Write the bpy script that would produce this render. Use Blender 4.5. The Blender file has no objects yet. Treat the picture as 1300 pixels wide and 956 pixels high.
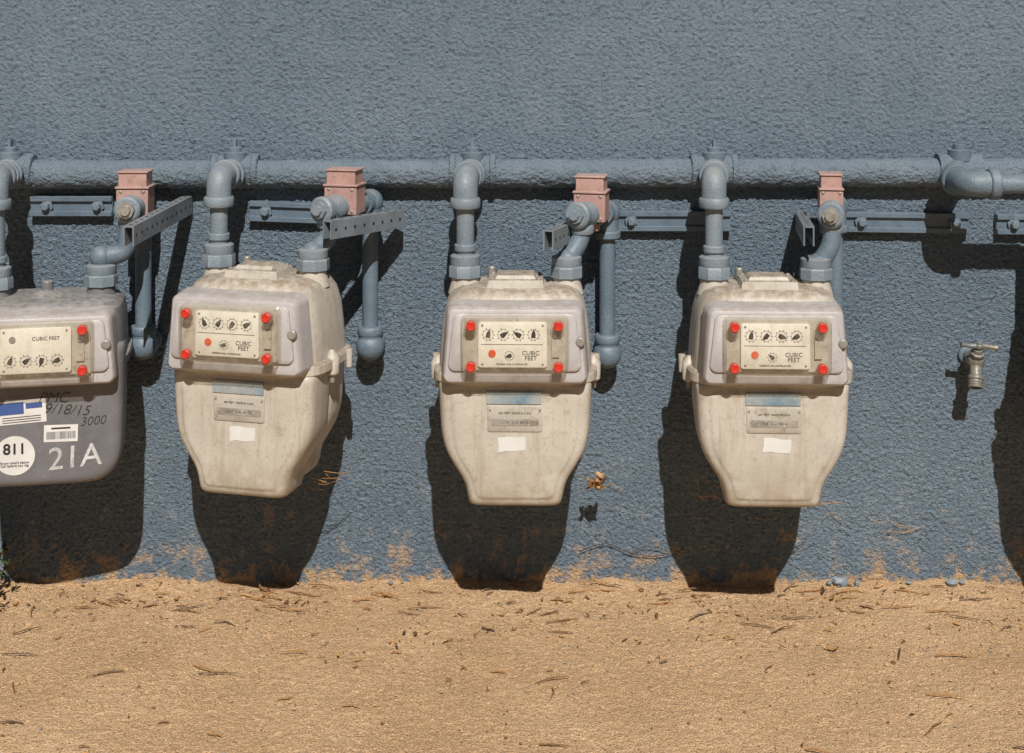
import bpy, math, random
from mathutils import Vector, Matrix, noise
random.seed(7)
scn=bpy.context.scene
D=3.0; H=1.2
def W(px,py,d):
    """photo survey -> metric world point standing d metres off the wall"""
    X=(px-650)/600; Z=(740-py)/600; s=(D-d)/D
    return Vector((X*s,-d,H+(Z-H)*s))
# ------------------------------------------------ materials
def nt(name):
    m=bpy.data.materials.new(name); m.use_nodes=True
    n=m.node_tree; return m,n,n.nodes['Principled BSDF'],n.nodes['Material Output']
def N(n,t,**k):
    a=n.nodes.new(t)
    for q,v in k.items(): setattr(a,q,v)
    return a
def noi(n,vec,scale,detail=4,rough=.55):
    a=N(n,'ShaderNodeTexNoise'); a.inputs['Scale'].default_value=scale
    a.inputs['Detail'].default_value=detail; a.inputs['Roughness'].default_value=rough
    n.links.new(vec,a.inputs['Vector']); return a.outputs['Fac']
def rng(n,src,a,b,c=0,d=1):
    m=N(n,'ShaderNodeMapRange'); m.inputs[1].default_value=a; m.inputs[2].default_value=b
    m.inputs[3].default_value=c; m.inputs[4].default_value=d
    n.links.new(src,m.inputs[0]); return m.outputs[0]
def mth(n,op,a,b=None):
    m=N(n,'ShaderNodeMath',operation=op)
    for i,x in enumerate((a,b)):
        if x is None: continue
        if isinstance(x,(int,float)): m.inputs[i].default_value=x
        else: n.links.new(x,m.inputs[i])
    return m.outputs[0]
def mix(n,f,a,b):
    m=N(n,'ShaderNodeMix',data_type='RGBA')
    for s,x in ((m.inputs[0],f),(m.inputs[6],a),(m.inputs[7],b)):
        if isinstance(x,(int,float)): s.default_value=x
        elif isinstance(x,tuple): s.default_value=(*x,1)
        else: n.links.new(x,s)
    return m.outputs[2]
def painted(name,c1,c2,rough=.55,dust=None,dustamt=.6,stain=None,stainamt=.5,bs=120,bstr=.25,bdist=.002,metal=0,foot=None):
    m,n,p,o=nt(name)
    g=N(n,'ShaderNodeNewGeometry'); pos=g.outputs['Position']
    col=mix(n,rng(n,noi(n,pos,14,3,.6),.35,.68),c1,c2)
    if stain:
        f=rng(n,noi(n,pos,38,5,.7),.55,.68,0,stainamt); col=mix(n,f,col,stain)
        f=rng(n,noi(n,pos,170,2,.6),.60,.68,0,stainamt); col=mix(n,f,col,stain)
    if dust:
        sx=N(n,'ShaderNodeSeparateXYZ'); n.links.new(g.outputs['Normal'],sx.inputs[0])
        f=rng(n,sx.outputs['Z'],.25,.9,0,1)
        f=mth(n,'MULTIPLY',f,rng(n,noi(n,pos,60,4,.7),.35,.6,0,dustamt))
        col=mix(n,f,col,dust)
    if foot:
        tc=N(n,'ShaderNodeTexCoord'); s2=N(n,'ShaderNodeSeparateXYZ'); n.links.new(tc.outputs['Object'],s2.inputs[0])
        f=mth(n,'MULTIPLY',rng(n,s2.outputs['Z'],.12,.0,0,1),rng(n,noi(n,pos,26,5,.72),.36,.60,0,1)); col=mix(n,f,col,foot)
        mp=N(n,'ShaderNodeMapping'); mp.inputs['Scale'].default_value=(30,30,3); n.links.new(pos,mp.inputs[0])
        f=rng(n,noi(n,mp.outputs[0],1.6,4,.7),.52,.74,0,.7); col=mix(n,f,col,foot)
    n.links.new(col,p.inputs['Base Color'])
    p.inputs['Roughness'].default_value=rough; p.inputs['Metallic'].default_value=metal
    b=N(n,'ShaderNodeBump'); b.inputs['Strength'].default_value=bstr; b.inputs['Distance'].default_value=bdist
    n.links.new(noi(n,pos,bs,2,.6),b.inputs['Height']); n.links.new(b.outputs[0],p.inputs['Normal'])
    return m
def flat(name,c,rough=.6,metal=0): 
    m,n,p,o=nt(name); g=N(n,'ShaderNodeNewGeometry')
    col=mix(n,noi(n,g.outputs['Position'],60,1),c,tuple(x*.8 for x in c)); n.links.new(col,p.inputs['Base Color'])
    p.inputs['Roughness'].default_value=rough; p.inputs['Metallic'].default_value=metal; return m
M={}
M['pipe']=painted('pipe_paint',(.145,.190,.235),(.205,.25,.29),.5,dust=(.30,.285,.26),dustamt=.6,stain=(.29,.30,.31),stainamt=.45,bs=220,bstr=.6)
M['pipe2']=painted('pipe_paint_blue',(.105,.150,.195),(.145,.195,.243),.5,dust=(.24,.24,.23),dustamt=.45,stain=(.07,.09,.11),stainamt=.5,bs=220,bstr=.6)
M['main']=painted('main_pipe_paint',(.120,.163,.205),(.145,.19,.235),.75,dust=(.17,.21,.24),dustamt=.4,stain=(.07,.10,.125),stainamt=.5,bs=150,bstr=1.0,bdist=.008)
M['cream']=painted('meter_cream_paint',(.44,.41,.355),(.52,.49,.43),.48,dust=(.27,.20,.14),dustamt=.95,stain=(.33,.29,.235),stainamt=.6,bs=90,bstr=.25,foot=(.32,.255,.18))
M['grey']=painted('meter_grey_paint',(.125,.125,.135),(.165,.165,.178),.42,dust=(.34,.31,.28),dustamt=.85,stain=(.23,.22,.21),stainamt=.35,bs=90,bstr=.2)
M['cover']=painted('cover_plastic',(.40,.385,.39),(.46,.445,.45),.5,dust=(.34,.29,.245),dustamt=.85,stain=(.32,.29,.265),stainamt=.5,bs=100,bstr=.12)
M['back']=painted('index_back',(.40,.375,.32),(.50,.475,.42),.6,stain=(.22,.19,.14),stainamt=.6)
M['plate']=painted('index_plate',(.72,.71,.65),(.77,.76,.70),.5,bstr=.03)
M['black']=flat('black_ink',(.02,.02,.02))
M['red']=flat('red_seal',(.60,.032,.018),.45)
M['orange']=flat('orange_hand',(.78,.10,.015),.4)
M['pink']=painted('valve_box_pink',(.36,.215,.19),(.45,.29,.26),.55,dust=(.42,.34,.30),dustamt=.6,stain=(.24,.16,.13),stainamt=.6)
M['steel']=painted('worn_steel',(.36,.35,.32),(.25,.24,.22),.4,stain=(.17,.12,.07),stainamt=.5,metal=.3)
M['brass']=painted('weathered_brass',(.15,.18,.195),(.24,.215,.165),.45,stain=(.09,.075,.05),stainamt=.6,metal=.2,bstr=.5)
M['white']=painted('sticker_white',(.68,.68,.67),(.58,.57,.55),.5,bstr=.05)
M['bluelab']=flat('sticker_blue',(.05,.10,.30))
M['badge']=painted('faded_badge',(.14,.22,.28),(.36,.38,.37),.4,stain=(.42,.40,.35),stainamt=.6,bs=100)
M['namep']=painted('nameplate',(.38,.35,.30),(.45,.42,.37),.4,stain=(.22,.18,.12),stainamt=.6)
M['slot']=painted('nameplate_slot',(.34,.32,.28),(.18,.16,.13),.4,stain=(.5,.47,.42),stainamt=.8)
M['chalk']=painted('chalk_mark',(.56,.56,.55),(.38,.38,.38),.9,stain=(.17,.17,.18),stainamt=.9)
M['scrawl']=painted('faint_scrawl',(.42,.39,.33),(.48,.45,.39),.7,stain=(.46,.43,.37),stainamt=.8)
M['hole']=flat('dark_hole',(.02,.02,.022))
M['strut']=painted('strut_paint',(.085,.125,.17),(.12,.17,.22),.5,dust=(.2,.21,.22),dustamt=.4,stain=(.06,.08,.1),stainamt=.5,bs=200,bstr=.4)
M['arm']=painted('arm_steel',(.13,.16,.19),(.20,.23,.26),.5,dust=(.25,.23,.21),dustamt=.5,stain=(.09,.09,.08),stainamt=.5,bs=200,bstr=.3)
for k,c in (('leaf1',(.36,.17,.05)),('leaf2',(.20,.095,.04)),('leaf3',(.48,.27,.09)),('leaf4',(.07,.04,.025)),('twig',(.14,.085,.05)),('peb',(.32,.26,.2)),('crumb',(.50,.33,.18)),('leafg',(.05,.09,.025))):
    M[k]=flat(k,c,.8)
# clear plastic
m,n,p,o=nt('clear_plastic'); n.nodes.remove(p)
tr=N(n,'ShaderNodeBsdfTransparent'); tr.inputs[0].default_value=(.97,.95,.91,1)
gl=N(n,'ShaderNodeBsdfGlossy'); gl.inputs['Roughness'].default_value=.12
df=N(n,'ShaderNodeBsdfDiffuse'); df.inputs[0].default_value=(.5,.46,.39,1)
m1=N(n,'ShaderNodeMixShader'); m2=N(n,'ShaderNodeMixShader'); m2.inputs[0].default_value=.05
g=N(n,'ShaderNodeNewGeometry'); f=rng(n,noi(n,g.outputs['Position'],45,4,.7),.45,.7,.03,.24)
sx=N(n,'ShaderNodeLayerWeight'); sx.inputs[0].default_value=.35
f=mth(n,'ADD',f,mth(n,'MULTIPLY',sx.outputs['Facing'],.4))
n.links.new(f,m1.inputs[0]); n.links.new(tr.outputs[0],m1.inputs[1]); n.links.new(df.outputs[0],m1.inputs[2])
n.links.new(m1.outputs[0],m2.inputs[1]); n.links.new(gl.outputs[0],m2.inputs[2]); n.links.new(m2.outputs[0],o.inputs[0])
M['clear']=m
# stucco
m,n,p,o=nt('blue_stucco')
tc=N(n,'ShaderNodeTexCoord'); pos=tc.outputs['Object']
sx=N(n,'ShaderNodeSeparateXYZ'); n.links.new(pos,sx.inputs[0]); Z=sx.outputs['Z']
h1=noi(n,pos,118,3,.62); mid=noi(n,pos,11,4,.7); big=noi(n,pos,2.2,2,.6)
col=mix(n,rng(n,big,.3,.7),(.112,.154,.200),(.146,.192,.240))
col=mix(n,rng(n,mid,.5,.75,0,.4),col,(.19,.238,.282))
col=mix(n,rng(n,h1,.46,.32,0,.6),col,(.055,.078,.105))
col=mix(n,rng(n,h1,.56,.68,0,.4),col,(.21,.26,.31))
mp=N(n,'ShaderNodeMapping'); mp.inputs['Scale'].default_value=(22,22,2.6); n.links.new(pos,mp.inputs[0])
col=mix(n,rng(n,noi(n,mp.outputs[0],1,3,.7),.54,.78,0,.4),col,(.19,.23,.26))
spl=noi(n,pos,24,5,.8)
f=mth(n,'MULTIPLY',rng(n,Z,.42,.04,0,1),rng(n,spl,.54,.62,0,.55)); col=mix(n,f,col,(.25,.295,.33))
f=mth(n,'ADD',rng(n,Z,.24,.0,0,.16),mth(n,'ADD',mth(n,'MULTIPLY',spl,.7),mth(n,'MULTIPLY',mid,.3))); f=rng(n,f,.635,.71,0,.7)
col=mix(n,f,col,(.38,.265,.165))
f=mth(n,'ADD',rng(n,Z,.05,-.01,0,.35),spl); f=rng(n,f,.67,.80,0,.85)
col=mix(n,f,col,(.47,.32,.18))
n.links.new(col,p.inputs['Base Color']); p.inputs['Roughness'].default_value=.85
p.inputs['Specular IOR Level'].default_value=.25
rough=rng(n,Z,1.0,.80,.60,1.0)
h=mth(n,'ADD',mth(n,'MULTIPLY',rng(n,h1,.32,.68),.0058),mth(n,'MULTIPLY',mid,.007))
h=mth(n,'MULTIPLY',h,rough)
dn=N(n,'ShaderNodeDisplacement'); dn.inputs['Scale'].default_value=1; dn.inputs['Midlevel'].default_value=.0062
n.links.new(h,dn.inputs['Height']); n.links.new(dn.outputs[0],o.inputs['Displacement'])
m.displacement_method='BOTH'; M['stucco']=m
# sand
m,n,p,o=nt('sandy_dirt')
tc=N(n,'ShaderNodeTexCoord'); pos=tc.outputs['Object']
g1=noi(n,pos,330,2,.65); g2=noi(n,pos,60,4,.65)
col=mix(n,rng(n,noi(n,pos,3.5,3,.6),.35,.65),(.49,.315,.17),(.60,.405,.235))
col=mix(n,rng(n,g1,.5,.68,0,.75),col,(.72,.54,.35))
col=mix(n,rng(n,g1,.45,.36,0,.8),col,(.28,.165,.085))
col=mix(n,rng(n,g2,.54,.7,0,.45),col,(.38,.235,.125))
n.links.new(col,p.inputs['Base Color']); p.inputs['Roughness'].default_value=.95
p.inputs['Specular IOR Level'].default_value=.2
h=mth(n,'ADD',mth(n,'MULTIPLY',g1,.0055),mth(n,'MULTIPLY',g2,.012))
dn=N(n,'ShaderNodeDisplacement'); dn.inputs['Scale'].default_value=1; dn.inputs['Midlevel'].default_value=.0087
n.links.new(h,dn.inputs['Height']); n.links.new(dn.outputs[0],o.inputs['Displacement'])
m.displacement_method='BOTH'; M['sand']=m
# ------------------------------------------------ mesh builder
class MB:
    def __init__(s): s.v=[];s.f=[];s.m=[];s.mats=[]
    def mi(s,k):
        if k not in s.mats: s.mats.append(k)
        return s.mats.index(k)
    def add(s,vs,fs,k):
        o=len(s.v); i=s.mi(k); s.v+= [Vector(q) for q in vs]
        for q in fs: s.f.append([a+o for a in q]); s.m.append(i)
    def box(s,c,sz,k,rz=0,rx=0,ry=0,taper=1):
        R=Matrix.Rotation(rz,3,'Z')@Matrix.Rotation(rx,3,'X')@Matrix.Rotation(ry,3,'Y'); c=Vector(c); vs=[]
        for z in(-1,1):
            t=taper if z>0 else 1
            for x,y in((-1,-1),(1,-1),(1,1),(-1,1)):
                vs.append(c+R@Vector((x*sz[0]/2*t,y*sz[1]/2*t,z*sz[2]/2)))
        s.add(vs,[(3,2,1,0),(4,5,6,7),(0,1,5,4),(1,2,6,5),(2,3,7,6),(3,0,4,7)],k)
    def rings(s,rs,k,c0=True,c1=True):
        n=len(rs[0]); vs=[q for r in rs for q in r]; fs=[]
        for i in range(len(rs)-1):
            for j in range(n):
                a=i*n+j;b=i*n+(j+1)%n; fs.append((a,b,b+n,a+n))
        if c0: fs.append(tuple(range(n-1,-1,-1)))
        if c1: fs.append(tuple((len(rs)-1)*n+j for j in range(n)))
        s.add(vs,fs,k)
    def tube(s,path,r,k,seg=24,cap=True,rot=0):
        path=[Vector(q) for q in path]; n=len(path); rs=[]
        if not isinstance(r,(list,tuple)): r=[r]*n
        T=[]
        for i in range(n):
            a=path[max(i-1,0)];b=path[min(i+1,n-1)]; t=(b-a)
            T.append(t.normalized() if t.length>1e-9 else Vector((0,0,1)))
        u=T[0].orthogonal().normalized()
        for i in range(n):
            u=(u-T[i]*u.dot(T[i])).normalized(); w=T[i].cross(u)
            rs.append([path[i]+(u*math.cos(rot+2*math.pi*j/seg)+w*math.sin(rot+2*math.pi*j/seg))*r[i] for j in range(seg)])
        s.rings(rs,k,cap,cap)
    def prof(s,p0,p1,pr,k,seg=24,rot=0):
        """lathe along p0->p1, pr list of (t,r); t in metres"""
        p0=Vector(p0);a=(Vector(p1)-p0).normalized(); u=a.orthogonal().normalized(); w=a.cross(u)
        s.rings([[p0+a*t+(u*math.cos(rot+2*math.pi*j/seg)+w*math.sin(rot+2*math.pi*j/seg))*r for j in range(seg)] for t,r in pr],k)
    def ball(s,c,r,k,sc=(1,1,1)):
        c=Vector(c); rs=[]
        for i in range(1,12):
            a=math.pi*i/12
            rs.append([c+Vector((math.cos(t)*math.sin(a)*r*sc[0],math.sin(t)*math.sin(a)*r*sc[1],-math.cos(a)*r*sc[2])) for t in [2*math.pi*j/20 for j in range(20)]])
        s.rings(rs,k)
    def make(s,name,parent=None,bev=0,angle=35):
        me=bpy.data.meshes.new(name); me.from_pydata([tuple(q) for q in s.v],[],s.f)
        for k in s.mats: me.materials.append(M[k])
        me.polygons.foreach_set('material_index',s.m)
        me.polygons.foreach_set('use_smooth',[True]*len(s.f)); me.update()
        me.set_sharp_from_angle(angle=math.radians(angle))
        o=bpy.data.objects.new(name,me); scn.collection.objects.link(o)
        if parent: o.parent=parent
        if bev:
            b=o.modifiers.new('bev','BEVEL'); b.width=bev; b.segments=2; b.limit_method='ANGLE'; b.angle_limit=math.radians(35)
        return o
def fillet(P,r=.03,n=7):
    P=[Vector(q) for q in P]; out=[P[0]]
    for i in range(1,len(P)-1):
        a=(P[i-1]-P[i]);b=(P[i+1]-P[i]); q=min(r,a.length*.48,b.length*.48)
        A=P[i]+a.normalized()*q;B=P[i]+b.normalized()*q
        for j in range(n+1):
            t=j/n; out.append(A*(1-t)**2+P[i]*2*t*(1-t)+B*t*t)
    out.append(P[-1]); return out
def cr(P,n=5):
    out=[]
    for i in range(len(P)-1):
        p0=P[max(i-1,0)];p1=P[i];p2=P[i+1];p3=P[min(i+2,len(P)-1)]
        for j in range(n):
            t=j/n
            out.append(tuple(.5*((2*b)+(-a+c)*t+(2*a-5*b+4*c-d)*t*t+(-a+3*b-3*c+d)*t**3) for a,b,c,d in zip(p0,p1,p2,p3)))
    out.append(P[-1]); return out
def pillow(mb,half,secs,k,cz=0,c0=True,c1=True,cx=0):
    """half: list (x,z) right side top->bottom; mirrored. secs: (y,inset)"""
    h=half; L=[(x,z) for x,z in h]+[(-x,z) for x,z in reversed(h)]
    n=len(L); nor=[]
    for i in range(n):
        a=L[i-1];b=L[(i+1)%n]; tx,tz=b[0]-a[0],b[1]-a[1]; l=math.hypot(tx,tz) or 1
        nor.append((-tz/l,tx/l))
    cxm=sum(q[0] for q in L)/n; czm=sum(q[1] for q in L)/n
    sg=sum((L[i][0]-cxm)*nor[i][0]+(L[i][1]-czm)*nor[i][1] for i in range(n)); sg=1 if sg>0 else -1
    rs=[[Vector((cx+L[i][0]-sg*nor[i][0]*ins,y,cz+L[i][1]-sg*nor[i][1]*ins)) for i in range(n)] for y,ins in secs]
    mb.rings(rs,k,c0,c1)
def pillow_s(mb,half,secs,k,zc,c0=True,c1=True):
    """same, but each section is the outline scaled about (0,zc)"""
    L=[(x,z) for x,z in half]+[(-x,z) for x,z in reversed(half)]
    mb.rings([[Vector((x*s,y,zc+(z-zc)*s)) for x,z in L] for y,s in secs],k,c0,c1)
def rr(wt,wb,h,r,n=5):
    o=[]
    for j in range(n+1):
        a=math.pi/2*(1-j/n); o.append((wt-r+r*math.cos(a),h/2-r+r*math.sin(a)))
    for j in range(n+1):
        a=-math.pi/2*j/n; o.append((wb-r+r*math.cos(a),-h/2+r+r*math.sin(a)))
    return o
def sup(a,b,z,e=4.5,n=56,cy=0,cx=0):
    o=[]
    for j in range(n):
        t=2*math.pi*j/n; c,s_=math.cos(t),math.sin(t)
        o.append(Vector((cx+a*math.copysign(abs(c)**(2/e),c),cy+b*math.copysign(abs(s_)**(2/e),s_),z)))
    return o
def empty(name,loc=(0,0,0),rz=0):
    o=bpy.data.objects.new(name,None); scn.collection.objects.link(o); o.location=loc; o.rotation_euler=(0,0,rz); o.empty_display_size=.05; return o
def text(s,loc,size,k,parent,name='lettering',rz=0,ext=.0003,off=0,sh=0):
    c=bpy.data.curves.new(name,'FONT'); c.body=s; c.size=size; c.extrude=ext; c.align_x='CENTER'; c.align_y='CENTER'; c.offset=off; c.shear=sh
    c.space_line=.85
    c.materials.append(M[k]); o=bpy.data.objects.new(name,c); scn.collection.objects.link(o)
    o.parent=parent; o.location=loc; o.rotation_euler=(Matrix.Rotation(rz,3,'Y')@Matrix.Rotation(math.radians(90),3,'X')).to_euler(); return o
# ------------------------------------------------ wall & ground
def axis(fine0,fine1,step,ext):
    a=[]; x=fine0
    while x<fine1: a.append(x); x+=step
    a.append(fine1)
    lo=[];q=step;x=fine0
    while x>ext[0]: q*=1.6; x-=q; lo.append(max(x,ext[0]))
    hi=[];q=step;x=fine1
    while x<ext[1]: q*=1.6; x+=q; hi.append(min(x,ext[1]))
    return lo[::-1]+a+hi
def grid(name,us,vs,fn,k):
    nu,nv=len(us),len(vs)
    V=[fn(u,v) for v in vs for u in us]
    F=[(j*nu+i,j*nu+i+1,(j+1)*nu+i+1,(j+1)*nu+i) for j in range(nv-1) for i in range(nu-1)]
    me=bpy.data.meshes.new(name); me.from_pydata(V,[],F); me.materials.append(M[k])
    me.polygons.foreach_set('use_smooth',[True]*len(F)); me.update()
    o=bpy.data.objects.new(name,me); scn.collection.objects.link(o); return o
wall=empty('stucco_wall')
w=grid('stucco_face',axis(-1.15,1.15,.0034,(-9,9)),axis(-.05,1.27,.0034,(-.5,3.4)),lambda x,z:(x,0,z),'stucco'); w.parent=wall
mb=MB(); mb.box((0,.14,1.45),(18,.26,3.9),'main'); mb.make('wall_core',wall)
def gz(x,y):
    z=.008*noise.noise(Vector((x*2.2,y*3,1)))+.006*noise.noise(Vector((x*7,y*9,4)))
    e=max(0,1+y/.10) if y<0.02 else 1
    z+=.014*min(e,1)*(noise.noise(Vector((x*3.1,7,2)))+.4)+.010*min(e,1)*noise.noise(Vector((x*17,y*17,2)))
    if abs(x)>3 or y<-3: z*=.3
    return z-.004
grid('ground',axis(-1.15,1.15,.005,(-60,60)),axis(-.85,.03,.005,(-60,60)),lambda x,y:(x,y,gz(x,y)),'sand')
# ------------------------------------------------ meters
def dial(mb,cx,cz,y,r,ang,k='black'):
    n=24
    o=[Vector((cx+r*math.cos(2*math.pi*j/n),y,cz+r*math.sin(2*math.pi*j/n))) for j in range(n)]
    i=[Vector((cx+r*.94*math.cos(2*math.pi*j/n),y,cz+r*.94*math.sin(2*math.pi*j/n))) for j in range(n)]
    mb.add(o+i,[(j,(j+1)%n,n+(j+1)%n,n+j) for j in range(n)],'black')
    for j in range(10):
        a=2*math.pi*j/10; d=Vector((math.cos(a),0,math.sin(a))); p=Vector((-d.z,0,d.x)); c=Vector((cx,y-.0001,cz))
        mb.add([c+d*r*1.05-p*r*.07,c+d*r*1.22-p*r*.07,c+d*r*1.22+p*r*.07,c+d*r*1.05+p*r*.07],[(0,1,2,3)],'black')
    d=Vector((math.cos(ang),0,math.sin(ang))); p=Vector((-d.z,0,d.x)); c=Vector((cx,y-.0006,cz))
    mb.add([c-p*r*.42-d*r*.55,c+p*r*.42-d*r*.55,c+p*r*.34+d*r*.4,c+d*r*1.05,c-p*r*.34+d*r*.4],[(0,1,2,3,4)],'black')
    mb.prof(c,c+Vector((0,-1,0)),[(0,r*.42),(.0012,r*.42)],'black',12)
def index_unit(E,yf,cz,typ='A'):
    mb=MB()
    ht=.146 if typ=='A' else .136
    wt,wb=(.128,.137) if typ=='A' else (.132,.140)
    pillow(mb,rr(wt,wb,ht,.016),[(yf+.055,-.004),(yf+.02,0),(yf+.006,.002),(yf+.001,.006),(yf,.010)],'cover',cz)
    pillow(mb,rr(wt-.012,wb-.012,ht-.036,.014),[(yf+.004,0),(yf-.004,.001),(yf-.006,.004)],'cover',cz+.008)
    mb.prof((.122,yf-.001,cz+.01),(.122,yf-1,cz+.01),[(0,.009),(.006,.009),(.0075,.007)],'steel',18)
    mb.make('index_housing',E,.0008)
    y0=yf-.006; zc=cz+.006
    mb=MB(); mb.box((0,y0-.001,zc),(.188,.002,.096),'back')
    mb.box((.076,y0-.004,zc-.006),(.014,.005,.034),'back'); mb.prof((.077,y0-.004,zc+.018),(.077,y0-1,zc+.018),[(0,.006),(.006,.005)],'steel',14)
    mb.make('index_backing',E)
    mb=MB(); pillow(mb,rr(.064,.064,.084,.005),[(y0-.002,0),(y0-.008,0),(y0-.0085,.001)],'plate',zc,cx=-.004)
    for x in(-.06,.052):
        for z in(-.036,.036): mb.prof((x,y0-.008,zc+z),(x,y0-1,zc+z),[(0,.0025),(.0015,.002)],'steel',10)
    mb.make('index_plate',E)
    yp=y0-.0089; mb=MB()
    up=1 if typ=='A' else -1
    for i,x in enumerate((-.044,-.016,.012,.040)):
        dial(mb,x-.005,zc+.019*up,yp,.0100,random.uniform(0,6.28))
    if typ=='A':
        dial(mb,-.010,zc-.02,yp,.0080,random.uniform(0,6.28))
        mb.prof((-.042,yp+.0005,zc-.016),(-.042,yp-1,zc-.016),[(0,.0072),(.002,.0066)],'orange',20)
        mb.box((-.005,yp,zc+.001),(.115,.0004,.0007),'black')
    else:
        mb.prof((-.045,yp+.0005,zc+.022),(-.045,yp-1,zc+.022),[(0,.006),(.002,.006)],'steel',20)
    mb.make('index_dials',E)
    if typ=='A': text('CUBIC\nFEET',(.030,yp,zc-.020),.0110,'black',E,'cubic_feet_lettering'); text('TEMPERATURE COMPENSATED',(-.005,yp,zc-.036),.0042,'black',E,'dial_lettering')
    else: text('CUBIC FEET',(.015,yp,zc+.022),.0095,'black',E,'cubic_feet_lettering')
    mb=MB(); pillow(mb,rr(.099,.099,.106,.013),[(y0,-.003),(y0-.002,0),(y0-.017,.001),(y0-.021,.004),(y0-.0225,.010)],'clear',zc,c0=False)
    mb.make('index_window',E)
    mb=MB()
    for sx_ in(-1,1):
        for sz in(-1,1):
            x=sx_*.081;z=zc+sz*.038
            mb.prof((x,y0-.018,z),(x,y0-1,z),[(0,.0125),(.003,.0125),(.005,.0115)],'clear',20)
            mb.prof((x,y0-.012,z),(x,y0-1,z),[(0,.0088),(.013,.0088),(.0142,.0073),(.0136,.005),(.0134,.001)],'red',20)
    mb.make('seal_plugs',E)
SH=[(.125,.262),(.144,.252),(.145,.225),(.143,.185),(.140,.150),(.132,.120),(.117,.092),(.103,.070),(.0955,.053),(.092,.038),(.089,.025),(.084,.018),(.07,.015),(.035,.0145)]
def meterA(loc,rz=0,marks=''):
    E=empty('gas_meter',loc,rz)
    half=cr(SH)
    mb=MB()
    pillow_s(mb,half,[(-.1210,.72),(-.1207,.78),(-.1200,.815),(-.1178,.835),(-.1172,.86),(-.1162,.90),(-.113,.94),(-.108,.968),(-.101,.989),(-.092,1.0),(-.03,1.0),(-.018,.975),(-.010,.92)],'cream',.125)
    half2=[(x*.97,z+.010 if z<.2 else z) for x,z in half]
    pillow_s(mb,half2,[(-.012,.90),(-.003,.97),(.01,1),(.06,1),(.078,.96),(.090,.88),(.095,.76)],'cream',.13)
    pillow_s(mb,half,[(-.03,.93),(.03,.93)],'cream',.13)
    mb.make('lower_casing',E,0,50)
    mb=MB()
    mb.rings([sup(.138,.104,.240,5,cy=-.008),sup(.152,.112,.248,5,cy=-.008),sup(.158,.116,.252,5,cy=-.008),sup(.158,.116,.268,5,cy=-.008),sup(.150,.109,.272,5,cy=-.008)],'cream')
    mb.rings([sup(.148,.108,.268,5,cy=-.008),sup(.145,.106,.32,5,cy=-.008),sup(.140,.103,.365,5,cy=-.008),sup(.133,.098,.395,4.5,cy=-.008),sup(.122,.090,.412,4.2,cy=-.008),sup(.105,.078,.421,4,cy=-.008),sup(.07,.05,.425,3.5,cy=-.008)],'cream')
    for sx_ in(-1,1):
        mb.prof((sx_*.152,-.03,.236),(sx_*.152,-.03,1),[(0,.008),(.004,.013),(.036,.014),(.042,.010),(.05,.004)],'cream',16)
        mb.prof((sx_*.152,-.03,.222),(sx_*.152,-.03,1),[(0,.005),(.016,.006)],'steel',6)
        mb.prof((sx_*.160,.04,.236),(sx_*.160,.04,1),[(0,.006),(.036,.0075)],'cream',12)
        mb.prof((sx_*.1,0,.400),(sx_*.1,0,1),[(0,.034),(.015,.030),(.026,.027),(.036,.026)],'cream',24)
    mb.make('upper_casing',E,.001,40)
    mb=MB()
    mb.box((0,-.03,.430),(.112,.085,.016),'cream',taper=.94); mb.box((0,-.025,.441),(.08,.06,.008),'cream',taper=.9)
    for x in(-.045,.045):
        for y in(-.062,.002): mb.prof((x,y,.436),(x,y,1),[(0,.005),(.006,.005)],'steel',6)
    mb.prof((-.048,.02,.43),(-.048,.02,1),[(0,.008),(.018,.008),(.02,.006)],'steel',12)
    mb.make('top_plate',E,.0015)
    index_unit(E,-.152,.330)
    y=-.1217; mb=MB()
    mb.box((-.002,y,.226),(.104,.0025,.024),'badge')
    mb.make('maker_badge',E,.0004)
    mb=MB(); pillow(mb,rr(.052,.052,.048,.005),[(y+.003,0),(y-.001,0),(y-.0013,.0005)],'namep',.186)
    pillow(mb,rr(.045,.045,.013,.003),[(y-.001,0),(y-.0022,.0003)],'slot',.180)
    for x in(-.047,.047): mb.prof((x,y-.001,.203),(x,y-1,.203),[(0,.0022),(.002,.0018)],'steel',10)
    mb.make('nameplate',E)
    text(random.choice(('1174  5-D 88 61','2207  3-K 41 95','0961  5-D 70 18')),(0,y-.0024,.180),.0085,'black',E,'serial_number',off=-.0002)
    text('AIR TEST  MADE IN U.S.A.',(0,y-.0016,.197),.0055,'black',E,'nameplate_lettering')
    mb=MB(); r=random.uniform(-.08,.08); c=Vector((random.uniform(-.008,.008),y-.0001,.138))
    pts=[(-.026,.013),(-.008,.0145),(.010,.012),(.026,.0135),(.0265,0),(.025,-.012),(.004,-.0135),(-.012,-.012),(-.0265,-.0145),(-.025,-.002)]
    vs=[c+Vector((a*math.cos(r)-b*math.sin(r),0,a*math.sin(r)+b*math.cos(r))) for a,b in pts]
    mb.rings([[q+Vector((0,.0016,0)) for q in vs],vs],'white'); mb.make('sticker',E)
    if marks:
        text(marks,(0,-.1210,.085),.044,'scrawl',E,'scrawled_mark',off=-.0014,ext=.0003)
    return E
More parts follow.
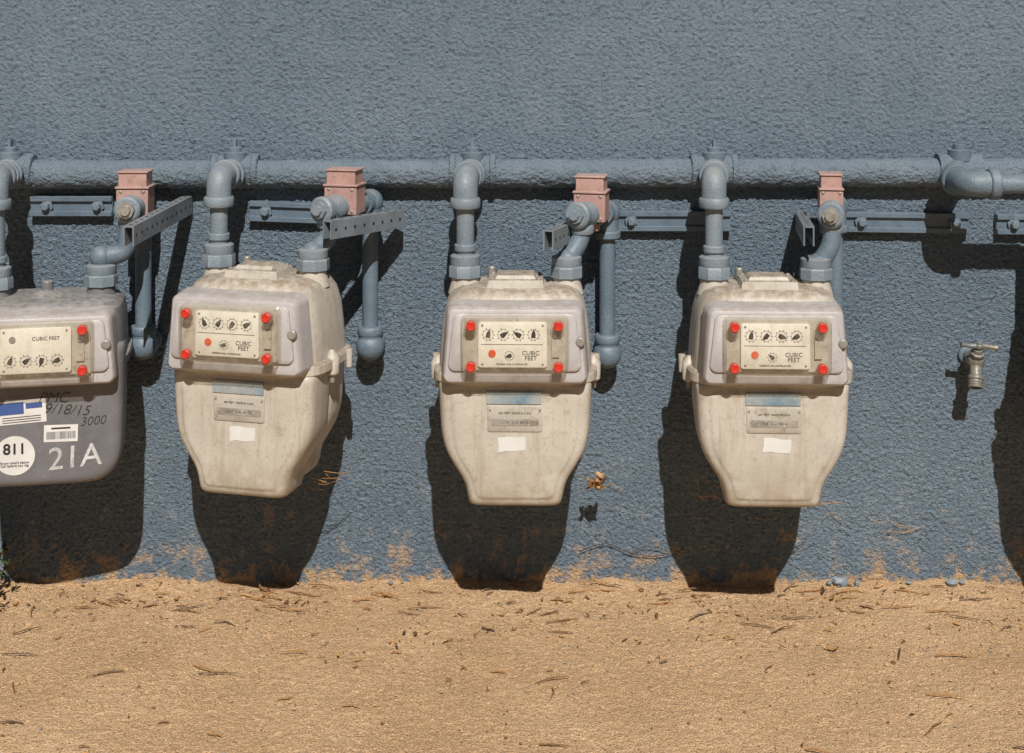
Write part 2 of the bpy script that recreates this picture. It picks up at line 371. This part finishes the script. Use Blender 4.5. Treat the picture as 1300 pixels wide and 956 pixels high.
def meterB(loc,rz=0):
    E=empty('gas_meter',loc,rz)
    mb=MB()
    half=cr([(.125,.27),(.150,.262),(.152,.22),(.151,.15),(.149,.09),(.145,.05),(.132,.024),(.112,.008),(.085,.003),(.04,.002)])
    pillow_s(mb,half,[(-.1122,.82),(-.1118,.87),(-.110,.92),(-.105,.965),(-.097,.99),(-.088,1),(-.03,1),(-.02,.975),(-.014,.92)],'grey',.13)
    pillow_s(mb,[(x*.93,z+.012 if z<.2 else z) for x,z in half],[(-.016,.92),(-.005,.98),(.005,1),(.06,1),(.075,.96),(.085,.88)],'grey',.13)
    mb.make('lower_casing',E,0,50)
    mb=MB()
    mb.rings([sup(.140,.10,.215,5,cy=-.008),sup(.156,.112,.222,5,cy=-.008),sup(.158,.113,.226,5,cy=-.008),sup(.158,.113,.24,5,cy=-.008),sup(.15,.106,.244,5,cy=-.008)],'grey')
    mb.rings([sup(.150,.106,.24,5,cy=-.008),sup(.148,.105,.31,5,cy=-.008),sup(.143,.10,.333,5,cy=-.008),sup(.13,.09,.345,4.5,cy=-.008),sup(.11,.07,.349,4,cy=-.008)],'grey')
    for sx_ in(-1,1):
        mb.prof((sx_*.1,0,.335),(sx_*.1,0,1),[(0,.032),(.012,.028),(.03,.026)],'grey',24)
    mb.prof((0,-.02,.345),(0,-.02,1),[(0,.036),(.004,.036),(.010,.026),(.016,.012),(.032,.011),(.034,.009)],'grey',24)
    mb.make('upper_casing',E,.001,40)
    index_unit(E,-.148,.268,'B')
    y=-.1127; mb=MB()
    mb.box((-.035,y,.148),(.088,.001,.044),'white',ry=-.05)
    mb.box((-.054,y-.0008,.155),(.045,.001,.022),'bluelab',ry=-.05)
    mb.box((-.013,y-.0008,.160),(.03,.001,.010),'bluelab',ry=-.05)
    for i in range(3): mb.box((-.035,y-.0008,.139-i*.0045),(.07,.0006,.0012),'black',ry=-.05)
    mb.prof((-.048,y+.0005,.066),(-.048,y-1,.066),[(0,.037),(.0012,.037)],'white',40)
    mb.box((.036,y,.104),(.062,.001,.032),'white',ry=.02)
    for i in range(26): mb.box((.010+i*.0021,y-.0008,.1005),(random.choice((.0006,.0011)),.0004,.014),'black')
    mb.box((.036,y-.0008,.114),(.035,.0005,.003),'black')
    mb.make('stickers',E)
    text('811',(-.048,y-.0012,.078),.028,'black',E,'sticker_number',off=.0006)
    text('Know what\'s below\nCall before you dig',(-.048,y-.0012,.050),.0066,'black',E,'sticker_lettering')
    text('21A',(.060,y-.0004,.056),.060,'chalk',E,'chalk_number',sh=.1,rz=-.07,off=.0003)
    text('PMC',(.022,y-.0004,.172),.028,'black',E,'marker_note',sh=.3,off=-.0005,rz=.05)
    text('9/18/15',(.046,y-.0004,.148),.028,'black',E,'marker_note',sh=.3,rz=.1,off=-.0005)
    text('3000',(.094,y-.0004,.124),.024,'black',E,'marker_note',sh=.3,off=-.0005,rz=-.05)
    return E
def mloc(px,rowb,dmid=.2,db=.24):
    return Vector((W(px,500,dmid).x,-dmid,W(px,rowb,db).z))
meters={}
meters[1]=(mloc(337,626),math.radians(-14)); meters[2]=(mloc(655,638),math.radians(-1)); meters[3]=(mloc(971,640),math.radians(-2))
meterA(*meters[1],marks='L T'); meterA(*meters[2],marks='L D'); meterA(*meters[3],marks='S  D')
meters[4]=(Vector((1.205,-.2,.25)),0); meterA(*meters[4])
meters[0]=(mloc(62,612,.2,.27),math.radians(11)); meterB(*meters[0])
def mpt(i,x,z):
    l,r=meters[i]; return l+Matrix.Rotation(r,3,'Z')@Vector((x,0,z))
# ------------------------------------------------ piping
mb=MB(); r=.0295; zc=W(650,221,.03).z; path=[Vector((-3,-.017,zc))]; x=-1.25
while x<=1.2501:
    path.append(Vector((x,-.017,zc+.002*math.sin(x*1.3)))); x+=.005
path.append(Vector((3,-.017,zc)))
mb.tube(path,[r+.0012*noise.noise(Vector((q.x*9,0,0))) for q in path],'main',64)
for i,v in enumerate(mb.v):
    d=v-Vector((v.x,-.017,zc)); mb.v[i]=v+d.normalized()*(.0028*noise.noise(v*110)+.0012*noise.noise(v*34))
mb.make('gas_main_pipe',None,0,80)
def collar(mb,p,a,r,l,k):
    a=Vector(a).normalized(); p=Vector(p)
    mb.prof(p-a*l/2,p+a*l/2,[(0,r*.93),(l*.15,r),(l*.85,r),(l,r*.93)],k,28)
def nut(mb,p,k,r=.031,h=.036,seg=8):
    p=Vector(p)
    mb.prof(p,p+Vector((0,0,1)),[(0,r*.78),(.004,r*.9),(.004,r),(h*.55,r),(h*.62,r*.93)],k,seg,rot=.3)
    mb.prof(p+Vector((0,0,h*.6)),p+Vector((0,0,1)),[(0,r*.86),(h*.08,r*.9),(h*.42,r*.9),(h*.5,r*.72)],k,28)
def inlet(px,i,top):
    mb=MB(); T=W(px,218,.03); E=mpt(i,-.1,top)
    T=Vector((T.x,-.02,T.z)); C=Vector((E.x,E.y,T.z+.004))
    mb.tube([T+Vector((-.045,.003,0)),T+Vector((.045,.003,0))],.0335,'main',28)
    collar(mb,T+Vector((-.042,.003,0)),(1,0,0),.0365,.014,'main'); collar(mb,T+Vector((.042,.003,0)),(1,0,0),.0365,.014,'main')
    mb.prof(T+Vector((0,-.005,.02)),T+Vector((0,-.005,1)),[(0,.024),(.020,.024),(.022,.014),(.030,.014),(.032,.011)],'pipe2',20)
    mb.box(T+Vector((0,-.005,.058)),(.006,.016,.018),'pipe2')
    d=(C-T); d.z=0; dn_=d.normalized()
    mb.tube([T,T+dn_*.075],.026,'pipe',28); collar(mb,T+dn_*.055,dn_,.031,.018,'pipe')
    A=C-dn_*.05;B=C-Vector((0,0,.05))
    el=fillet([A-dn_*.03,C,B],.055,12)
    mb.tube(el,.0245,'pipe',28); mb.tube([T+dn_*.05,A],.021,'pipe',24)
    collar(mb,A-dn_*.012,dn_,.030,.018,'pipe'); collar(mb,B+Vector((0,0,.003)),(0,0,1),.030,.020,'pipe')
    mb.tube([B,E+Vector((0,0,.02))],.0175,'pipe',24)
    collar(mb,E+Vector((0,0,.058)),(0,0,1),.0215,.014,'pipe')
    nut(mb,E+Vector((0,0,-.003)),'pipe',.033,.044)
    mb.make('inlet_pipe',None,.0008)
TA=.432; TB=.362
inlet(12,0,TB); inlet(298,1,TA); inlet(600,2,TA); inlet(907,3,TA)
# right-hand branch: elbow forward, then sideways to the next meter
mb=MB(); T=W(1219,216,.03); T.y=-.02; dd=.175
mb.tube([T+Vector((-.045,.003,0)),T+Vector((.045,.003,0))],.0335,'main',28)
mb.prof(T+Vector((0,-.005,.02)),T+Vector((0,-.005,1)),[(0,.024),(.022,.024),(.024,.014),(.034,.014)],'pipe2',20)
zc_=T.z-.012
C=Vector((W(1229,236,dd).x,-dd,zc_)); E=mpt(4,-.1,TA); R_=Vector((E.x,-dd,zc_))
mb.tube([T,Vector((C.x,-.08,zc_))],.027,'pipe2',28)
mb.tube(fillet([Vector((C.x,-.07,zc_)),C,C+Vector((.06,0,0))],.045,12),.026,'pipe2',28)
collar(mb,Vector((C.x,-.10,zc_)),(0,1,0),.032,.02,'pipe2'); collar(mb,C+Vector((.05,0,0)),(1,0,0),.0315,.02,'pipe2')
mb.tube(fillet([C,R_,Vector((E.x,E.y,zc_-.05)),E],.045,9),.0195,'pipe2',28)
nut(mb,E,'pipe2'); mb.make('inlet_pipe',None,.0008)
def valvebox(mb,c,rz,sz=(.062,.055,.088)):
    c=Vector(c); w_,d_,h_=sz
    mb.box(c-Vector((0,0,h_*.18)),(w_,d_,h_*.62),'pink',rz)
    mb.box(c+Vector((0,0,h_*.17)),(w_*1.07,d_*1.1,h_*.05),'pink',rz)
    mb.box(c+Vector((0,0,h_*.34)),(w_*.9,d_*.92,h_*.32),'pink',rz,taper=.97)
    mb.box(c+Vector((0,0,h_*.515)),(w_*.98,d_*1.0,h_*.04),'pink',rz)
    R=Matrix.Rotation(rz,3,'Z')
    for x in(-.36,.36):
        for z in(-.42,.08): 
            p=c+R@Vector((x*w_,-d_/2+.001,z*h_)); mb.prof(p,p+R@Vector((0,-1,0)),[(0,.004),(.003,.003)],'steel',10)
def outlet(i,side_top,stub,face,box,back,base,vr=.024,boxsz=(.064,.055,.09)):
    mb=MB(); E=mpt(i,.1,side_top); stub=[Vector(q) for q in stub]; face=Vector(face); back=Vector(back); base=Vector(base)
    nut(mb,E+Vector((0,0,-.003)),'pipe',.033,.042)
    ax=(back-face).normalized()
    v0=face+ax*.045
    P=[E+Vector((0,0,.02))]+stub+[v0]
    mb.tube(fillet(P,.032,10),.0185,'pipe2',26)
    for q in stub[:1]: mb.ball(q,.0225,'pipe2')
    mb.prof(face,back,[(0,.010),(.006,.011),(.006,.0165),(.016,.0175)],'steel' if i in(0,3) else 'pipe',8)
    mb.prof(face+ax*.014,back,[(0,.022),(.004,.0265),(.018,.0265),(.022,.0225),(.030,vr*.9),(.040,vr*1.1),(.056,vr*1.1),(.062,vr*.88),(.078,vr*.88)],'pipe',28)
    L=(back-face).length
    mb.tube([face+ax*.07,back],.0185,'pipe2',24)
    collar(mb,face+ax*(L*.62),ax,.025,.022,'pipe2')
    collar(mb,v0-Vector((0,0,.028)),(0,0,1),.0235,.018,'pipe')
    mb.ball(back,.027,'pipe2'); 
    mb.tube(fillet([back-ax*.03,back,back-Vector((0,0,.05))],.03,9),.0235,'pipe2',24)
    collar(mb,back-Vector((0,0,.045)),(0,0,1),.0275,.016,'pipe2')
    bt=Vector((back.x,back.y,base.z))
    mb.tube([back-Vector((0,0,.03)),bt],.0165,'pipe2',24)
    collar(mb,bt+Vector((0,0,.030)),(0,0,1),.0265,.018,'pipe2')
    mb.ball(bt-Vector((0,0,.002)),.030,'pipe2',(1,1,1)); mb.tube([bt+Vector((0,0,.025)),bt],.024,'pipe2',24)
    mb.tube([bt,Vector((bt.x,.01,bt.z))],.024,'pipe2',24)
    collar(mb,Vector((bt.x,-.022,bt.z)),(0,1,0),.028,.014,'pipe2')
    mb.make('outlet_pipe',None,.0008)
    mb=MB(); rz=math.atan2(ax.x,ax.y)*-1
    valvebox(mb,box,rz*.5,boxsz); b=Vector(box); mb.tube([b-Vector((0,0,.035)),b-Vector((0,0,.065))],.017,'pink',20)
    mb.make('shutoff_valve_box',None,.0012)
outlet(0,TB,[Vector((mpt(0,.1,0).x,mpt(0,.1,0).y,W(118,328,.2).z)),W(160,322,.17)],W(158,268,.21),W(172,246,.12),W(182,258,.06),W(180,437,.06))
outlet(1,TA,[Vector((mpt(1,.1,0).x+.0,mpt(1,.1,0).y,W(395,318,.2).z)),W(420,300,.19)],W(401,268,.23),W(438,243,.13),W(470,256,.055),W(470,438,.055),boxsz=(.068,.055,.088))
outlet(2,TA,[W(720,330,.2),W(738,305,.18)],W(728,274,.22),W(751,252,.12),W(771,270,.055),W(771,448,.055))
outlet(3,TA,[W(1040,335,.2),W(1056,312,.2)],W(1054,275,.235),W(1054,247,.14),W(1060,262,.055),W(1072,460,.055),boxsz=(.046,.06,.082))
outlet(4,TA,[Vector((1.305,-.2,.79))],Vector((1.32,-.2,.83)),Vector((1.34,-.12,.88)),Vector((1.35,-.06,.83)),Vector((1.35,-.06,.5)))
# ------------------------------------------------ wall struts
def strut(x0,x1,y0,y1):
    a=W(x0,y0,.02);b=W(x1,y1,.02); c=(a+b)/2; L=(b-a).length; ry=-math.atan2(b.z-a.z,b.x-a.x)
    E=empty('wall_strut',(c.x,0,c.z)); E.rotation_euler=(0,ry,0)
    mb=MB(); h=.042
    mb.box((0,-.008,0),(L,.014,h),'strut')
    for s in(-1,1): mb.box((0,-.018,s*(h/2-.0055)),(L-.0006,.008,.0105),'strut')
    for x in(-L/2+.035,L/2-.03): mb.prof((x,-.013,0),(x,-1,0),[(0,.014),(.009,.014),(.009,.0085),(.020,.0085),(.0215,.007)],'pipe2',6)
    mb.make('channel',E,.0008)
strut(38,142,262,262); strut(316,425,268,272); strut(780,928,281,281); strut(1072,1231,282,284); strut(1266,1420,285,286)
def arm(p,q,h=.038,t=.018):
    p=Vector(p);q=Vector(q); c=(p+q)/2; v=q-p; L=v.length; rz=math.atan2(v.y,v.x); pit=-math.atan2(v.z,math.hypot(v.x,v.y))
    E=empty('support_arm',c); E.rotation_euler=(0,pit,rz)
    mb=MB()
    mb.box((0,-t/2,0),(L,.003,h),'arm'); mb.box((0,t/2,0),(L,.003,h),'arm'); mb.box((0,0,h/2-.0015),(L-.0004,t-.0034,.003),'arm')
    n=int(L/.027)
    for i in range(n):
        x=-L/2+(i+.5)*L/n
        for s in(-1,1): mb.prof((x,s*(t/2+.0012),0),(x,s*9,0),[(0,.0036),(.0006,.0036)],'hole',12)
        mb.prof((x,0,h/2-.0005),(x,0,9),[(0,.004),(.0008,.004)],'hole',12)
    mb.make('perforated_channel',E,.0006)
arm(W(163,300,.34),W(238,260,.01)); arm(W(415,292,.255),W(508,277,.05),.036)
arm(W(696,305,.29),W(742,286,.04)); arm(W(1027,300,.26),W(1016,280,.01))
# ------------------------------------------------ faucet
E=empty('wall_faucet',(0,0,0)); mb=MB()
b=W(1239,458,.06)
mb.tube([Vector((b.x,.01,b.z)),b],.011,'brass',20); mb.prof((b.x,-.004,b.z),(b.x,-1,b.z),[(0,.020),(.004,.019),(.007,.014)],'strut',24)
mb.prof((b.x,-.03,b.z),(b.x,-1,b.z),[(0,.013),(.004,.0165),(.018,.0165),(.022,.013)],'brass',6)
mb.ball(b,.0175,'brass',(1,1,1.1))
dn_=Vector((-.16,-.45,-1)).normalized(); o_=b+dn_*.052
mb.tube([b,b+dn_*.035],.0125,'brass',20)
mb.prof(b+dn_*.030,o_,[(0,.013),(.003,.0165),(.008,.0165),(.010,.014),(.013,.014),(.015,.0155),(.017,.014),(.019,.0155),(.021,.014),(.023,.0155),(.026,.015)],'brass',24)
mb.prof(b+dn_*.0555,b+dn_,[(0,.0115),(.001,.0115)],'hole',20)
up=Vector((0,-.55,1)).normalized()
mb.prof(b+up*.010,b+up,[(0,.012),(.006,.015),(.012,.015),(.014,.011),(.022,.010),(.023,.005),(.040,.005)],'brass',8)
h0=b+up*.040
mb.tube([h0+Vector((-.037,0,.003)),h0+Vector((-.028,0,.002)),h0+Vector((-.012,0,0)),h0+Vector((.012,0,0)),h0+Vector((.028,0,-.003)),h0+Vector((.037,0,-.004))],[.0065,.0045,.0055,.0055,.0045,.0065],'brass',16)
mb.ball(h0,.009,'brass',(1,1,.9)); mb.make('faucet_body',E,.0006)
# ------------------------------------------------ small debris
def leaf(mb,c,L,wd,k,rz,tilt,curl,roll=0):
    R=Matrix.Rotation(rz,3,'Z')@Matrix.Rotation(tilt,3,'Y')@Matrix.Rotation(roll,3,'X'); vs=[];n=6
    for i in range(n+1):
        t=i/n; ww=wd*math.sin(math.pi*min(max(t,.04),.97))**.7
        z=curl*L*(t-.5)**2*2
        for s in(-1,0,1): vs.append(Vector(c)+R@Vector(((t-.5)*L,s*ww/2*(1+.3*random.uniform(-1,1)),z+abs(s)*wd*.25*random.uniform(.3,1.6))))
    mb.add(vs,[(i*3+j,i*3+j+1,i*3+j+4,i*3+j+3) for i in range(n) for j in(0,1)],k)
def rock(mb,c,r,k):
    ph=random.random()*99; rs=[]
    sc=(random.uniform(.7,1.3),random.uniform(.7,1.2),random.uniform(.5,.9))
    for i in range(1,6):
        a=math.pi*i/6
        rs.append([Vector(c)+Vector((math.cos(t)*math.sin(a)*sc[0],math.sin(t)*math.sin(a)*sc[1],-math.cos(a)*sc[2]))*r*(1+.35*noise.noise(Vector((math.cos(t)*1.5+ph,math.sin(t)*1.5,a*1.5)))) for t in [2*math.pi*j/8 for j in range(8)]])
    mb.rings(rs,k)
mb=MB()
def ry_(): 
    return -abs(random.gauss(0,.13))-.01 if random.random()<.6 else -random.uniform(.02,.95)
cl=[(random.uniform(-1.1,1.1),-abs(random.gauss(0,.16))-.015) for _ in range(24)]
for _ in range(430):
    if random.random()<.75: q=random.choice(cl); x=q[0]+random.gauss(0,.06); y=min(q[1]+random.gauss(0,.018),-.010)
    else: x=random.uniform(-1.2,1.2); y=ry_()
    k=random.choices(('leaf1','leaf2','leaf3','leaf4'),(4,4,5,2))[0]; L=random.choices((.005,.008,.012,.018,.030),(5,5,4,2,1))[0]
    leaf(mb,(x,y,gz(x,y)+.003),L,L*random.uniform(.12,.38),k,random.uniform(0,6.3),random.gauss(0,.12),random.uniform(-.3,.6),random.gauss(0,.2))
mb.make('leaf_litter')
mb=MB()
for _ in range(200):
    x=random.uniform(-1.2,1.2); y=ry_(); a=random.uniform(0,6.3) if random.random()<.4 else random.gauss(0,.4); L=random.choice((.012,.02,.03,.05,.07)); z=gz(x,y)+.005
    d=Vector((math.cos(a),math.sin(a)*.8,0))*L; j=Vector((random.gauss(0,.003),random.gauss(0,.003),random.uniform(0,.003)))
    if (y+d.y)>-.004: continue
    mb.tube([Vector((x,y,z)),Vector((x,y,z))+d*.5+j,Vector((x,y,z))+d],[.0010,.0014,.0006],random.choice(('twig','leaf2','leaf1')),6)
mb.make('fallen_twigs')
mb=MB()
for _ in range(3200):
    x=random.uniform(-1.2,1.2); y=ry_() if random.random()<.4 else -random.uniform(0.01,1)
    r=random.choice((.0012,.0016,.002,.0028)) if random.random()<.98 else random.uniform(.003,.006)
    rock(mb,(x,y,gz(x,y)+.002),r,random.choices(('crumb','peb','leaf2'),(7,2,1))[0])
for px,r in((1205,.014),(1217,.007),(1085,.008),(1064,.014),(1050,.007),(497,.006),(1150,.006),(880,.006)):
    q=W(px,745,.0); y=-.022; rock(mb,(q.x,y,gz(q.x,y)+.006),r,'pipe')
mb.make('pebbles')
mb=MB()
for i in range(9):
    c=W(757+random.gauss(0,5),612+random.gauss(0,6),.10+random.gauss(0,.004)); leaf(mb,c,random.uniform(.02,.036),random.uniform(.012,.020),random.choice(('leaf1','leaf2','crumb')),random.uniform(0,6),random.uniform(-1.4,1.4),.6,random.uniform(-1,1))
mb.make('dried_leaf_clump')
mb=MB()
def strand(pts,r,k):
    mb.tube(cr([tuple(W(*p)) for p in pts],4),r,k,5)
strand([(735,700,.012),(770,690,.010),(800,702,.010),(835,706,.010),(868,697,.010)],.0009,'leaf4')
strand([(800,702,.010),(820,694,.012),(850,700,.010)],.0007,'leaf4')
for _ in range(14):
    x=random.uniform(760,1150); y=random.uniform(600,728); 
    strand([(x,y,.010),(x+random.gauss(8,6),y+random.gauss(3,5),.011),(x+random.gauss(22,9),y+random.gauss(5,8),.010)],.0005,random.choice(('leaf2','leaf3')))
for s in((1,395,606),(3,905,625),(3,1015,630)):
    for _ in range(6):
        x,y=s[1]+random.gauss(0,12),s[2]+random.gauss(0,4)
        strand([(x,y,.17),(x+random.gauss(8,8),y+random.gauss(3,3),.16),(x+random.gauss(22,12),y+random.gauss(4,5),.13)],.0006,random.choice(('leaf1','leaf3')))
mb.make('dry_roots')
E=empty('shrub'); mb=MB(); c0=Vector((-1.15,-.13,0))
for i in range(9):
    a=random.uniform(0,6.28); t=c0+Vector((math.cos(a)*.09,math.sin(a)*.07,random.uniform(.08,.15)))
    mb.tube([c0,(c0+t)/2+Vector((0,0,.02)),t],[.004,.003,.0015],'twig',6)
mb.make('stems',E); mb=MB()
for i in range(420):
    a=random.uniform(0,6.28); r=random.uniform(.0,.13); z=random.uniform(.01,.16)
    leaf(mb,c0+Vector((math.cos(a)*r,math.sin(a)*r*.8,z)),random.uniform(.012,.025),.009,random.choice(('leafg','leafg','leaf2')),random.uniform(0,6),random.uniform(-1,1),.4,random.uniform(-1,1))
mb.make('foliage',E)
# ------------------------------------------------ light, camera
sd=Vector((.11,-1,1.0)).normalized()
L=bpy.data.lights.new('sun','SUN'); L.energy=5.0; L.angle=math.radians(.5); L.color=(1,.95,.88)
lo=bpy.data.objects.new('sun',L); scn.collection.objects.link(lo); lo.rotation_euler=sd.to_track_quat('Z','Y').to_euler()
wd=bpy.data.worlds.new("World"); scn.world=wd; wd.use_nodes=True
n=wd.node_tree; bg=n.nodes['Background']; sk=n.nodes.new('ShaderNodeTexSky'); sk.sky_type='NISHITA'; sk.sun_disc=False
sk.sun_elevation=math.asin(sd.z); sk.sun_rotation=math.atan2(sd.x,sd.y)
n.links.new(sk.outputs[0],bg.inputs[0]); bg.inputs[1].default_value=.015
cam=bpy.data.cameras.new('camera'); co=bpy.data.objects.new('camera',cam); scn.collection.objects.link(co)
co.location=(0,-D,H); co.rotation_euler=(math.radians(90),0,0); cam.sensor_width=36; cam.sensor_fit='HORIZONTAL'
cam.lens=36*D/(1300/600); cam.shift_y=((740-478)/600-H)/(1300/600); cam.clip_end=500; cam.clip_start=.05
scn.camera=co
scn.view_settings.view_transform='Standard'; scn.view_settings.look='None'; scn.view_settings.exposure=0
